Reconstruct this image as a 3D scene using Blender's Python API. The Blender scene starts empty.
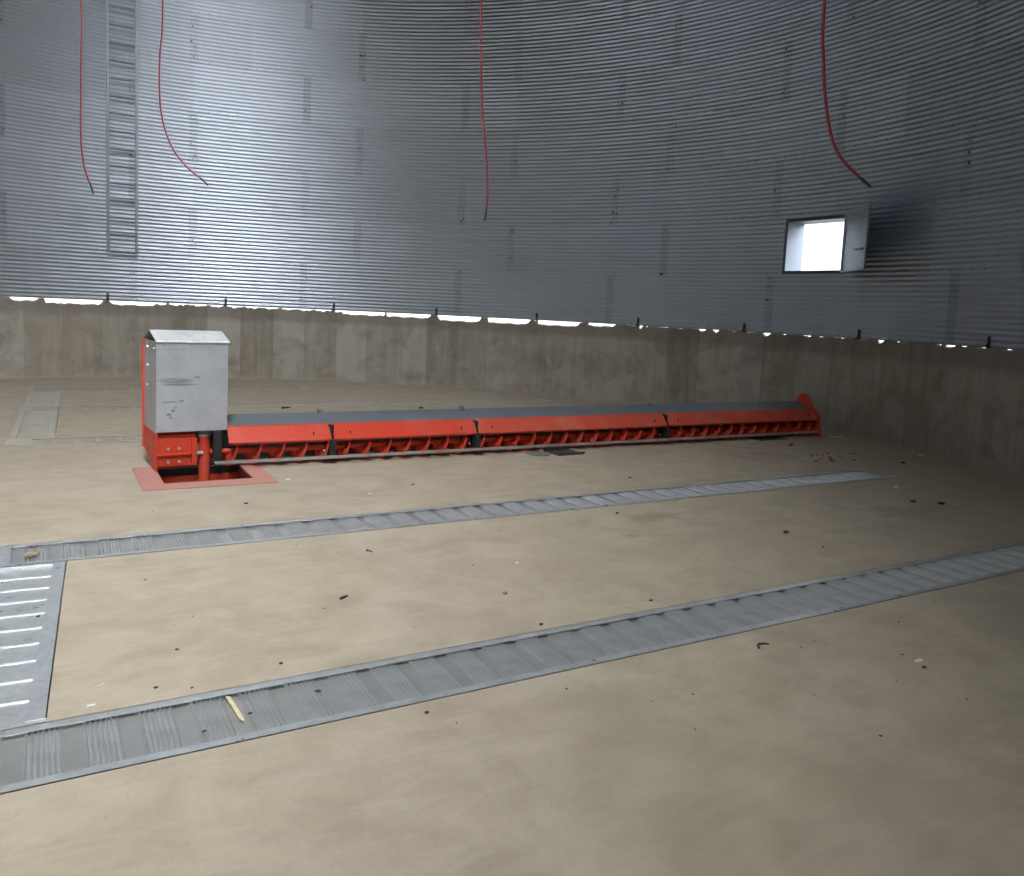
import bpy, math, random
from mathutils import Matrix, Vector
random.seed(7)
PI = math.pi
scene = bpy.context.scene
COL = scene.collection
R_SILO = 8.58            # inner radius of the bin
Z_STEEL = 1.398          # bottom edge of the corrugated steel
RING = 0.879             # height of one sheet ring
N_RING = 8
WAVE = RING / 13
Z_EAVE = Z_STEEL + RING * N_RING
BAY = 6.757              # degrees between stiffeners
AZ0 = 64.7               # azimuth of one anchor post
CU, CV, CH = -1.2278, -7.8272, 1.6027     # camera position

# ------------------------------------------------------------------ materials
class NT:
    def __init__(self, name):
        self.m = bpy.data.materials.new(name); self.m.use_nodes = True
        self.t = self.m.node_tree; self.n = self.t.nodes; self.l = self.t.links
        self.b = self.n['Principled BSDF']
    def node(self, kind, **kw):
        o = self.n.new(kind)
        for k, v in kw.items(): setattr(o, k, v)
        return o
    def put(self, sock, v):
        if hasattr(v, 'links') or hasattr(v, 'is_output'): self.l.new(v, sock)
        else: sock.default_value = v
    def math(self, op, a, b=0.0, c=0.0, clamp=False):
        o = self.node('ShaderNodeMath', operation=op, use_clamp=clamp)
        self.put(o.inputs[0], a); self.put(o.inputs[1], b); self.put(o.inputs[2], c)
        return o.outputs[0]
    def mix(self, fac, a, b, blend='MIX'):
        o = self.node('ShaderNodeMix', data_type='RGBA', blend_type=blend)
        self.put(o.inputs[0], fac)
        self.put(o.inputs[6], a if hasattr(a, 'links') else (*a, 1)); self.put(o.inputs[7], b if hasattr(b, 'links') else (*b, 1))
        return o.outputs[2]
    def ramp(self, fac, lo, hi, a=0.0, b=1.0):
        o = self.node('ShaderNodeMapRange'); self.put(o.inputs[0], fac)
        o.inputs[1].default_value = lo; o.inputs[2].default_value = hi
        o.inputs[3].default_value = a; o.inputs[4].default_value = b
        return o.outputs[0]
    def coord(self, which='Object'):
        return self.node('ShaderNodeTexCoord').outputs[which]
    def mapping(self, vec, scale=(1, 1, 1), loc=(0, 0, 0)):
        o = self.node('ShaderNodeMapping'); self.l.new(vec, o.inputs[0])
        o.inputs[3].default_value = scale; o.inputs[1].default_value = loc
        return o.outputs[0]
    def noise(self, vec, scale, detail=4, rough=0.55, dist=0.0):
        o = self.node('ShaderNodeTexNoise'); self.l.new(vec, o.inputs['Vector'])
        o.inputs['Scale'].default_value = scale; o.inputs['Detail'].default_value = detail
        o.inputs['Roughness'].default_value = rough; o.inputs['Distortion'].default_value = dist
        return o.outputs[0]
    def white(self, val):
        o = self.node('ShaderNodeTexWhiteNoise', noise_dimensions='1D'); self.put(o.inputs['W'], val)
        return o.outputs[0]
    def sep(self, vec):
        o = self.node('ShaderNodeSeparateXYZ'); self.l.new(vec, o.inputs[0]); return o.outputs
    def bump(self, h, strength, dist):
        o = self.node('ShaderNodeBump'); self.l.new(h, o.inputs['Height'])
        o.inputs['Strength'].default_value = strength; o.inputs['Distance'].default_value = dist
        self.l.new(o.outputs[0], self.b.inputs['Normal'])
    def done(self, color, metallic=0.0, rough=0.5, spec=0.5):
        if isinstance(color, tuple): color = (*color, 1)
        self.put(self.b.inputs['Base Color'], color); self.put(self.b.inputs['Metallic'], metallic)
        self.put(self.b.inputs['Roughness'], rough); self.b.inputs['Specular IOR Level'].default_value = spec
        return self.m

def mat_plain(name, c, metallic=0.0, rough=0.5, var=0.12, scale=9.0, spec=0.5):
    t = NT(name); n = t.noise(t.coord(), scale)
    k = t.ramp(n, 0.3, 0.7, 1 - var, 1 + var)
    o = t.node('ShaderNodeVectorMath', operation='SCALE'); o.inputs[0].default_value = c; t.l.new(k, o.inputs['Scale'])
    return t.done(o.outputs[0], metallic, t.ramp(n, 0.3, 0.7, rough - 0.06, rough + 0.06), spec)

def mat_floor():
    t = NT('concrete_floor'); v = t.coord()
    big = t.noise(v, 0.7, 3); mid = t.noise(v, 3.2, 6, 0.62, 0.4); fine = t.noise(v, 38, 5, 0.7)
    trowel = t.noise(t.mapping(v, (1.0, 4.5, 1)), 2.2, 5, 0.6, 0.8)
    c = t.mix(t.ramp(mid, 0.36, 0.66), (0.385, 0.318, 0.232), (0.495, 0.415, 0.315))
    c = t.mix(t.ramp(trowel, 0.5, 0.72, 0, 0.45), c, (0.53, 0.46, 0.36))
    c = t.mix(t.ramp(big, 0.52, 0.72, 0, 0.5), c, (0.375, 0.305, 0.222))
    stain = t.noise(t.mapping(v, (1.0, 1.4, 1), (3.1, 1.7, 0)), 1.55, 2, 0.5, 0.5)
    c = t.mix(t.ramp(stain, 0.68, 0.78, 0, 0.4), c, (0.30, 0.22, 0.155))
    sv = t.sep(v)
    for (sx, sy, rx, ry, kk) in [(2.95, -2.95, .22, .14, .6), (2.45, -3.3, .09, .05, .45), (6.1, -1.2, .5, .35, .35), (5.3, -3.6, .4, .3, .35)]:
        a = t.math('DIVIDE', t.math('SUBTRACT', sv[0], sx), rx); b = t.math('DIVIDE', t.math('SUBTRACT', sv[1], sy), ry)
        d = t.math('ADD', t.math('ADD', t.math('MULTIPLY', a, a), t.math('MULTIPLY', b, b)), t.math('MULTIPLY', t.math('SUBTRACT', mid, .5), 3.0))
        c = t.mix(t.ramp(d, 0.1, 1.2, kk, 0), c, (0.27, 0.195, 0.13))
    c = t.mix(t.ramp(fine, 0.3, 0.7, 0.0, 0.22), c, (0.30, 0.255, 0.20))
    speck = t.noise(v, 90, 1, 0.4); c = t.mix(t.ramp(speck, 0.73, 0.78, 0, 0.55), c, (0.17, 0.13, 0.10))
    t.bump(t.math('ADD', mid, t.math('MULTIPLY', fine, 0.35)), 0.22, 0.02)
    return t.done(c, 0.0, t.ramp(mid, 0.3, 0.7, 0.62, 0.82), 0.35)

def mat_concrete_wall():
    t = NT('board_marked_concrete')
    uv = t.node('ShaderNodeUVMap', uv_map='arc').outputs[0]
    s = t.sep(uv); arc, z = s[0], s[1]
    pos = t.math('DIVIDE', arc, 0.602); pid = t.math('FLOOR', pos); fr = t.math('FRACT', pos)
    rnd = t.white(pid); rnd2 = t.white(t.math('ADD', pid, 31.7))
    streak = t.noise(t.mapping(uv, (7.5, 0.55, 1)), 1.0, 5, 0.6, 0.3)
    blot = t.noise(t.mapping(uv, (1.0, 1.0, 1)), 2.3, 5, 0.62, 0.5)
    c = t.mix(rnd, (0.270, 0.230, 0.180), (0.455, 0.412, 0.352))
    c = t.mix(t.math('MULTIPLY', rnd2, 0.5), c, (0.33, 0.255, 0.19))
    c = t.mix(t.ramp(streak, 0.4, 0.68, 0, 0.45), c, (0.50, 0.455, 0.395))
    c = t.mix(t.ramp(blot, 0.45, 0.68, 0, 0.6), c, (0.195, 0.168, 0.132))
    blot2 = t.noise(t.mapping(uv, (1.3, 0.9, 1), (5, 3, 0)), 4.1, 5, 0.65, 0.8)
    c = t.mix(t.ramp(blot2, 0.5, 0.72, 0, 0.4), c, (0.40, 0.40, 0.385))
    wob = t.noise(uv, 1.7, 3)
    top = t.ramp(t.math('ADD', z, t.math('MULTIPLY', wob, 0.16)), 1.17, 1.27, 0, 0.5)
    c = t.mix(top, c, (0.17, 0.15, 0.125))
    edge = t.math('ABSOLUTE', t.math('SUBTRACT', fr, 0.5))
    c = t.mix(t.ramp(edge, 0.475, 0.497, 0, 0.22), c, (0.17, 0.145, 0.12))
    dust = t.ramp(t.math('ADD', z, t.math('MULTIPLY', wob, 0.14)), 0.07, 0.17, 0.6, 0)
    c = t.mix(dust, c, (0.42, 0.355, 0.275))
    t.bump(t.math('ADD', blot, t.math('MULTIPLY', streak, 0.6)), 0.35, 0.02)
    return t.done(c, 0.0, 0.85, 0.25)

def mat_corrugated():
    t = NT('galvanised_corrugated_sheet')
    uv = t.node('ShaderNodeUVMap', uv_map='arc').outputs[0]
    s = t.sep(uv); deg, z = s[0], s[1]
    ring = t.math('FLOOR', t.math('DIVIDE', t.math('SUBTRACT', z, Z_STEEL), RING))
    odd = t.math('MODULO', ring, 2.0)
    base = t.math('DIVIDE', t.math('SUBTRACT', deg, AZ0 - BAY / 2 + 0.6), BAY)
    sh = t.math('FLOOR', t.math('DIVIDE', t.math('ADD', base, t.math('ADD', 30.0, odd)), 3.0))
    rnd = t.white(t.math('ADD', t.math('MULTIPLY', ring, 17.3), sh))
    v = t.coord(); cl = t.noise(v, 1.3, 4)
    c = t.mix(rnd, (0.455, 0.50, 0.56), (0.525, 0.575, 0.64))
    c = t.mix(t.ramp(cl, 0.4, 0.7, 0, 0.25), c, (0.39, 0.415, 0.45))
    return t.done(c, 0.9, t.math('ADD', 0.295, t.math('MULTIPLY', rnd, 0.02)), 0.5)

def mat_galv(name, c=(0.60, 0.62, 0.64), rough=0.4, metallic=0.85):
    t = NT(name); v = t.coord()
    n = t.noise(v, 7, 5, 0.6); vo = t.node('ShaderNodeTexVoronoi'); t.l.new(v, vo.inputs['Vector']); vo.inputs['Scale'].default_value = 45
    k = t.math('ADD', t.math('MULTIPLY', n, 0.5), t.math('MULTIPLY', t.sep(vo.outputs['Color'])[0], 0.18))
    col = t.mix(t.ramp(k, 0.2, 0.6), tuple(x * 0.8 for x in c), tuple(min(1, x * 1.12) for x in c))
    return t.done(col, metallic, t.ramp(n, 0.3, 0.7, rough - 0.07, rough + 0.08))

def mat_grate():
    t = NT('perforated_galvanised_sheet'); v = t.coord(); s = t.sep(v)
    px = t.math('SINE', t.math('MULTIPLY', s[0], 2 * PI / 0.0186)); py = t.math('SINE', t.math('MULTIPLY', s[1], 2 * PI / 0.012))
    hole = t.ramp(t.math('MULTIPLY', px, py), 0.55, 0.75, 0, 0.6)
    n = t.noise(v, 6, 5)
    c = t.mix(t.ramp(n, 0.3, 0.7), (0.66, 0.675, 0.68), (0.80, 0.81, 0.81))
    c = t.mix(t.ramp(t.noise(v, 14, 4, 0.6), 0.45, 0.75, 0, 0.45), c, (0.55, 0.51, 0.45))
    c = t.mix(t.ramp(s[2], -0.0155, -0.014, 0.5, 0), c, (0.52, 0.49, 0.44))
    c = t.mix(t.math('MULTIPLY', hole, t.ramp(s[2], -0.011, -0.006)), c, (0.07, 0.07, 0.07))
    return t.done(c, 0.76, 0.36)

def ell(t, s, cx, cz, rx, rz, soft=0.5):
    a = t.math('DIVIDE', t.math('SUBTRACT', s[0], cx), rx); b = t.math('DIVIDE', t.math('SUBTRACT', s[2], cz), rz)
    d = t.math('ADD', t.math('MULTIPLY', a, a), t.math('MULTIPLY', b, b))
    return t.ramp(d, 1.0 - soft, 1.0 + soft, 1, 0)

def mat_housing():
    t = NT('galvanised_housing_sheet'); v = t.coord(); s = t.sep(v)
    n = t.noise(v, 5, 5, 0.6); fine = t.noise(v, 26, 4, 0.6)
    c = t.mix(t.ramp(n, 0.32, 0.68), (0.44, 0.46, 0.495), (0.55, 0.57, 0.60))
    c = t.mix(t.ramp(fine, 0.45, 0.75, 0, 0.2), c, (0.61, 0.615, 0.62))
    smear = t.noise(t.mapping(v, (3, 1, 40)), 2.2, 3)
    marks = None
    for (cx, cz, rx, rz, k) in [(-0.235, 0.822, 0.135, 0.026, 0.55), (-0.20, 0.786, 0.15, 0.010, 0.7), (-0.05, 0.852, 0.025, 0.014, 0.45),
                                (-0.285, 0.632, 0.075, 0.009, 0.5), (-0.185, 0.640, 0.022, 0.007, 0.8), (-0.255, 0.555, 0.018, 0.012, 0.8),
                                (-0.29, 0.520, 0.022, 0.010, 0.8), (-0.275, 0.492, 0.013, 0.012, 0.7), (-0.238, 0.580, 0.016, 0.009, 0.7)]:
        e = t.math('MULTIPLY', ell(t, s, cx, cz, rx, rz, 0.6), k)
        marks = e if marks is None else t.math('MAXIMUM', marks, e)
    marks = t.math('MULTIPLY', marks, t.ramp(smear, 0.3, 0.55, 0.45, 1.0))
    c = t.mix(marks, c, (0.12, 0.125, 0.15))
    return t.done(c, 0.45, 0.46)

def mat_red(name, c=(0.62, 0.055, 0.022), dust=0.25, rough=0.42):
    t = NT(name); v = t.coord()
    n = t.noise(v, 3.0, 5, 0.6); f = t.noise(v, 22, 4, 0.6)
    col = t.mix(t.ramp(n, 0.45, 0.75, 0, dust), c, (0.55, 0.235, 0.165))
    col = t.mix(t.ramp(f, 0.55, 0.75, 0, dust * 0.7), col, (0.50, 0.27, 0.20))
    return t.done(col, 0.0, t.ramp(n, 0.3, 0.7, rough, rough + 0.2), 0.4)

def mat_dusty(name, k=0.0):
    t = NT(name); v = t.coord(); n = t.noise(v, 4, 5, 0.6)
    c = t.mix(t.ramp(n, 0.3, 0.7), (0.385 + k, 0.34 + k, 0.275 + k), (0.48 + k, 0.43 + k, 0.355 + k))
    return t.done(c, 0.1, 0.65)

M = dict(
    floor=mat_floor(), cwall=mat_concrete_wall(), steel=mat_corrugated(), grate=mat_grate(), housing=mat_housing(),
    bolt=mat_plain('wall_bolt_zinc', (0.37, 0.39, 0.42), 0.85, 0.45, 0.1),
    lap=mat_plain('lap_strip_zinc', (0.42, 0.46, 0.515), 0.9, 0.32, 0.05),
    galv=mat_galv('galvanised_rail', (0.71, 0.725, 0.73), 0.33, 0.6), lid=mat_galv('bright_lid_sheet', (0.80, 0.80, 0.80), 0.5, 0.35),
    frame=mat_galv('window_frame_zinc', (0.52, 0.55, 0.59), 0.45), ladder=mat_galv('ladder_zinc', (0.30, 0.315, 0.325), 0.5, 0.7),
    cover=mat_plain('grey_cover_sheet', (0.175, 0.19, 0.21), 0.35, 0.5, 0.15, 4.0),
    red=mat_red('red_paint'), skirt=mat_red('red_skirt_paint', (0.56, 0.045, 0.019), 0.22, 0.42), skirt2=mat_red('dusty_red_skirt_paint', (0.55, 0.070, 0.036), 0.45, 0.48),
    plate=mat_red('faded_red_plate_paint', (0.46, 0.22, 0.185), 0.9, 0.65),
    black=mat_plain('black_paint', (0.022, 0.022, 0.024), 0.1, 0.5), post=mat_plain('dark_post_steel', (0.05, 0.052, 0.056), 0.5, 0.5),
    bar=mat_plain('worn_steel_bar', (0.42, 0.41, 0.39), 0.5, 0.5), zinc=mat_plain('zinc_bolt', (0.58, 0.56, 0.53), 0.6, 0.4),
    flight=mat_red('red_flight_paint', (0.66, 0.060, 0.026), 0.25, 0.45),
    cable=mat_plain('red_cable_sheath', (0.30, 0.032, 0.045), 0.0, 0.5), tip=mat_plain('black_cable_tip', (0.03, 0.03, 0.035), 0.0, 0.5),
    pit=mat_plain('dark_red_liner', (0.16, 0.022, 0.014), 0.0, 0.6), jamb=mat_plain('weathered_frame_steel', (0.06, 0.073, 0.10), 0.1, 0.6), tunnel=mat_plain('added_passage_lining', (0.30, 0.30, 0.29), 0.0, 0.7), dgrate=mat_dusty('dusty_floor_sheet'), drail=mat_dusty('dusty_floor_rail', .05),
    roof=mat_galv('roof_sheet', (0.24, 0.25, 0.26), 0.45), dirt=mat_plain('dark_debris', (0.075, 0.055, 0.04), 0.0, 0.9, 0.3, 60),
    tan=mat_plain('tan_debris', (0.36, 0.27, 0.17), 0.0, 0.9, 0.25, 50), straw=mat_plain('pale_wood', (0.72, 0.60, 0.38), 0.0, 0.8, 0.15, 50),
    paper=mat_plain('white_scrap', (0.80, 0.78, 0.72), 0.0, 0.8, 0.08, 30), rust=mat_plain('reddish_debris', (0.24, 0.10, 0.07), 0.0, 0.9, 0.3, 60),
    tray=mat_plain('dull_dark_plate', (0.085, 0.082, 0.078), 0.4, 0.6), disc=mat_plain('dull_grey_steel', (0.26, 0.255, 0.245), 0.4, 0.55),
)

# ------------------------------------------------------------------ mesh building
class MB:
    def __init__(self): self.v = []; self.f = []; self.s = []; self.mi = []
    def add(self, vs, fs, smooth=False, T=None, mi=0):
        o = len(self.v)
        for p in vs:
            p = Vector(p); self.v.append(tuple(T @ p) if T else tuple(p))
        for f in fs: self.f.append(tuple(i + o for i in f)); self.s.append(smooth); self.mi.append(mi)
        return self
    def box(self, x0, x1, y0, y1, z0, z1, T=None, mi=0):
        vs = [(x, y, z) for x in (x0, x1) for y in (y0, y1) for z in (z0, z1)]
        return self.add(vs, [(0, 1, 3, 2), (4, 6, 7, 5), (0, 4, 5, 1), (2, 3, 7, 6), (0, 2, 6, 4), (1, 5, 7, 3)], False, T, mi)
    def tube(self, pts, r, n=10, T=None, caps=True, mi=0):
        pts = [Vector(p) for p in pts]; vs = []; fs = []; up = None
        rr = r if isinstance(r, (list, tuple)) else [r] * len(pts)
        for i, p in enumerate(pts):
            d = (pts[min(i + 1, len(pts) - 1)] - pts[max(i - 1, 0)]).normalized()
            if up is None:
                up = d.orthogonal().normalized()
            a = (up - d * up.dot(d)).normalized(); b = d.cross(a); up = a
            for k in range(n):
                an = 2 * PI * k / n; vs.append(p + (a * math.cos(an) + b * math.sin(an)) * rr[i])
        for i in range(len(pts) - 1):
            for k in range(n): fs.append((i * n + k, i * n + (k + 1) % n, (i + 1) * n + (k + 1) % n, (i + 1) * n + k))
        self.add(vs, fs, True, T, mi)
        if caps:
            self.add(vs[:n], [tuple(range(n - 1, -1, -1))], False, T, mi); self.add(vs[-n:], [tuple(range(n))], False, T, mi)
        return self
    def prism(self, poly, x0, x1, axis='x', T=None, mi=0):
        """poly in the two other axes, extruded along axis"""
        n = len(poly)
        def P(t, a, b): return (t, a, b) if axis == 'x' else ((a, t, b) if axis == 'y' else (a, b, t))
        vs = [P(x0, *p) for p in poly] + [P(x1, *p) for p in poly]
        fs = [tuple(range(n - 1, -1, -1)), tuple(range(n, 2 * n))] + [(i, (i + 1) % n, n + (i + 1) % n, n + i) for i in range(n)]
        return self.add(vs, fs, False, T, mi)
    def sheet(self, line, th, x0, x1, axis='x', T=None):
        """a bent sheet: open polyline thickened and extruded"""
        pts = [Vector((p[0], p[1])) for p in line]; nor = []
        for i in range(len(pts)):
            d = (pts[min(i + 1, len(pts) - 1)] - pts[max(i - 1, 0)]).normalized(); nor.append(Vector((-d.y, d.x)))
        poly = [tuple(p) for p in pts] + [tuple(p + n * th) for p, n in zip(reversed(pts), reversed(nor))]
        k = len(pts)
        n = len(poly)
        def P(t, a, b): return (t, a, b) if axis == 'x' else (a, t, b)
        vs = [P(x0, *p) for p in poly] + [P(x1, *p) for p in poly]
        fs = [(i, (i + 1) % n, n + (i + 1) % n, n + i) for i in range(n)]
        for i in range(k - 1):
            q = (i, i + 1, n - 2 - i, n - 1 - i); fs.append(tuple(reversed(q))); fs.append(tuple(j + n for j in q))
        return self.add(vs, fs, False, T)
    def build(self, name, mats, parent=None, bevel=0.0, uvfn=None):
        me = bpy.data.meshes.new(name); me.from_pydata(self.v, [], self.f)
        for m in (mats if isinstance(mats, (list, tuple)) else [mats]): me.materials.append(m)
        me.polygons.foreach_set('use_smooth', self.s); me.polygons.foreach_set('material_index', self.mi)
        if uvfn:
            uv = me.uv_layers.new(name='arc'); data = [0.0] * (2 * len(me.loops))
            for p in me.polygons:
                vals = uvfn([self.v[i] for i in p.vertices])
                for j, li in enumerate(p.loop_indices): data[2 * li], data[2 * li + 1] = vals[j]
            uv.data.foreach_set('uv', data)
        me.update()
        o = bpy.data.objects.new(name, me); COL.objects.link(o)
        if parent: o.parent = parent
        if bevel:
            b = o.modifiers.new('bevel', 'BEVEL'); b.width = bevel; b.segments = 2; b.limit_method = 'ANGLE'; b.angle_limit = 0.6
        return o

def recenter(o):
    """move a top-level mesh's origin to its base"""
    vs = o.data.vertices; n = len(vs)
    c = Vector((sum(v.co.x for v in vs) / n, sum(v.co.y for v in vs) / n, min(v.co.z for v in vs)))
    o.data.transform(Matrix.Translation(-c)); o.location = c
    return o
def empty(name, loc=(0, 0, 0)):
    o = bpy.data.objects.new(name, None); COL.objects.link(o); o.location = loc; o.empty_display_size = 0.2
    return o
def adopt(child, root):
    """parent keeping world-space vertices"""
    child.parent = root; child.matrix_parent_inverse = Matrix.Translation(-root.location)
    return child
def tag(o, label, cat, group=None, kind=None):
    if label: o['label'] = label
    if cat: o['category'] = cat
    if group: o['group'] = group
    if kind: o['kind'] = kind
    return o
def struct(o, label=None, cat=None): return tag(o, label, cat, None, 'structure')

def cyl(az, r, z):
    a = math.radians(az); return (r * math.cos(a), r * math.sin(a), z)
def arc_frame(az, r=0.0, z=0.0):
    """local x = tangent (anticlockwise), y = inward, z = up"""
    a = math.radians(az)
    X = Vector((-math.sin(a), math.cos(a), 0)); Y = Vector((-math.cos(a), -math.sin(a), 0)); Z = Vector((0, 0, 1))
    m = Matrix((X, Y, Z)).transposed().to_4x4(); m.translation = Vector(cyl(az, r, z)); return m
def uv_arc_m(pts):
    a = [math.atan2(p[1], p[0]) for p in pts]
    if max(a) - min(a) > PI: a = [x + 2 * PI if x < 0 else x for x in a]
    return [(x * R_SILO, p[2]) for x, p in zip(a, pts)]
def uv_arc_deg(pts):
    return [(x / R_SILO * 180 / PI, z) for x, z in uv_arc_m(pts)]

# ------------------------------------------------------------------ camera
F_PX, PITCH, ROLL = 810.0, 0.0995, 0.0466
yaw = math.radians(60)                                  # looks this way in the floor plan
fw = Vector((math.cos(yaw), math.sin(yaw), 0)); rt = Vector((math.sin(yaw), -math.cos(yaw), 0)); upv = Vector((0, 0, 1))
fw2 = fw * math.cos(PITCH) - upv * math.sin(PITCH); up2 = fw * math.sin(PITCH) + upv * math.cos(PITCH)
cx_ = rt * math.cos(ROLL) + up2 * math.sin(ROLL); cy_ = -rt * math.sin(ROLL) + up2 * math.cos(ROLL)
cam = bpy.data.objects.new('camera', bpy.data.cameras.new('camera')); COL.objects.link(cam)
mw = Matrix((cx_, cy_, -fw2)).transposed().to_4x4(); mw.translation = Vector((CU, CV, CH)); cam.matrix_world = mw
cam.data.sensor_width = 36.0; cam.data.lens = F_PX / 1024 * 36.0
cam.data.shift_x = 0.0005; cam.data.shift_y = -49.0 / 1024; cam.data.clip_start = 0.05
scene.camera = cam
def ray(x, y):
    a, b = (x - 511.5) / F_PX, -(y - 389.0) / F_PX
    return fw2 + cx_ * a + cy_ * b
def on_floor(x, y, z=0.0):
    d = ray(x, y); t = (z - CH) / d.z; return Vector((CU, CV, CH)) + d * t
def at_depth(x, y, D):
    d = ray(x, y); t = D / d.dot(fw); return Vector((CU, CV, CH)) + d * t

# ------------------------------------------------------------------ floor with its trenches
def cross_T(u, v, deg):
    return Matrix.Translation((u, v, 0)) @ Matrix.Rotation(math.radians(deg), 4, 'Z')
# (name key, u0, u1, v0, v1, plate pitch, phase)
LONG = [('B', -1.64, 6.62, -4.962, -4.530, 0.1865, -0.41),
        ('A', -1.64, 6.66, -2.525, -2.085, 0.1990, 0.00),
        ('F3', -1.60, 6.70, 1.580, 1.990, 0.199, 0.05),
        ('F2', -1.55, 6.55, 4.140, 4.560, 0.199, 0.02),
        ('F1', -1.50, 2.90, 6.450, 6.900, 0.199, 0.00)]
CROSS = [('C1', cross_T(-1.135, -2.525, -3.05), 2.005), ('C2', cross_T(-1.10, 4.140, -1.5), 2.15), ('C3', cross_T(-1.03, 6.450, -1.5), 1.89)]
CW = 0.43
def make_floor():
    b = MB(); n = 256
    top = [cyl(360 * i / n, 8.83, 0) for i in range(n)]; bot = [(p[0], p[1], -0.8) for p in top]
    b.add(top + bot, [tuple(range(n)), tuple(range(2 * n - 1, n - 1, -1))] + [(i, n + i, n + (i + 1) % n, (i + 1) % n) for i in range(n)])
    o = b.build('floor', M['floor'])
    cut = []
    for (k, u0, u1, v0, v1, p, ph) in LONG: cut.append(MB().box(u0, u1, v0, v1, -0.32, 0.2).build('cutter', M['floor']))
    for (k, T, L) in CROSS: cut.append(MB().box(-CW, 0, -L, 0.001, -0.315, 0.21, T).build('cutter', M['floor']))
    cut.append(MB().box(-0.385, 0.345, -0.635, 0.03, -0.55, 0.22).build('cutter', M['floor']))
    for c in cut:
        m = o.modifiers.new('cut', 'BOOLEAN'); m.operation = 'DIFFERENCE'; m.object = c; m.solver = 'EXACT'
    dg = bpy.context.evaluated_depsgraph_get(); dg.update()
    me = bpy.data.meshes.new_from_object(o.evaluated_get(dg)); o.modifiers.clear(); o.data = me
    for c in cut: bpy.data.objects.remove(c)
    me.polygons.foreach_set('use_smooth', [False] * len(me.polygons))
    return struct(o)
make_floor()

# ------------------------------------------------------------------ walls
DOOR_AZ = (-106.5, -96.5); DOOR_H = 2.18; ADDED_TUNNEL = 2.2
WIN_AZ = (-0.45, 6.35); WIN_Z = (2.345, 3.100)
# open stretches between the concrete and the steel: (azimuth from, to, depth)
GAPS = [(101.8, 98.9, .05), (98.7, 92.2, .075), (91.5, 86.3, .062), (86.3, 83.5, .035), (63.8, 51.9, .062), (51.0, 45.2, .088), (44.5, 38.6, .080), (37.9, 31.9, .070),
        (31.0, 27.2, .040), (24.05, 23.6, .055), (16.2, 15.4, .030), (14.3, 13.8, .030), (8.2, 7.5, .035), (3.0, 2.6, .02), (-5.0, -5.6, .022), (-9.4, -9.8, .015), (-12.2, -13.1, .024)]
def concrete_top(az):
    rnd = random.Random(int(round(az * 8)) * 13 + 5)
    n = 0.5 * math.sin(az * 2.9 + 1.0) + 0.3 * math.sin(az * 7.3) + 0.35 * math.sin(az * 17.1 + 2) + 0.5 * (rnd.random() - 0.5)
    t = Z_STEEL + 0.004 + 0.01 * n
    if 63.8 < az < 83.5: t = Z_STEEL - 0.021 + 0.022 * n
    elif -20 < az < 31: t = Z_STEEL + 0.003 + 0.011 * n
    for a, b, d in GAPS:
        if b <= az <= a:
            e = min(1.0, min(a - az, az - b) / min(0.55, (a - b) * .5)); e = e * (2 - e)
            t = Z_STEEL + 0.004 - (d + 0.004) * (0.25 + 0.75 * e) + 0.011 * n * e
    if abs(((az - AZ0 + BAY / 2) % BAY) - BAY / 2) < 0.18: t = Z_STEEL + 0.004
    return t
def concrete_ring():
    b = MB(); n = 2880
    azs = [-180 + 360 * i / n for i in range(n)]
    vs = []; fs = []
    for az in azs:
        t = concrete_top(az)
        for (r, z) in [(8.57, 0), (8.57, 0.7), (8.57, t - 0.02), (8.60, t), (8.83, t - 0.005), (8.83, 0)]: vs.append(cyl(az, r, z))
    for i in range(n):
        mid = azs[i] + 180 / n
        if DOOR_AZ[0] < mid < DOOR_AZ[1]: continue
        j = (i + 1) % n
        for k in range(5): fs.append((i * 6 + k, i * 6 + k + 1, j * 6 + k + 1, j * 6 + k))
    for az in DOOR_AZ:                                   # jamb faces
        i = int(round((az + 180) / 360 * n)) % n; fs.append(tuple(i * 6 + k for k in range(6)))
    b.add(vs, fs)
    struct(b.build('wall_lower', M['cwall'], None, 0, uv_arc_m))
concrete_ring()

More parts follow.
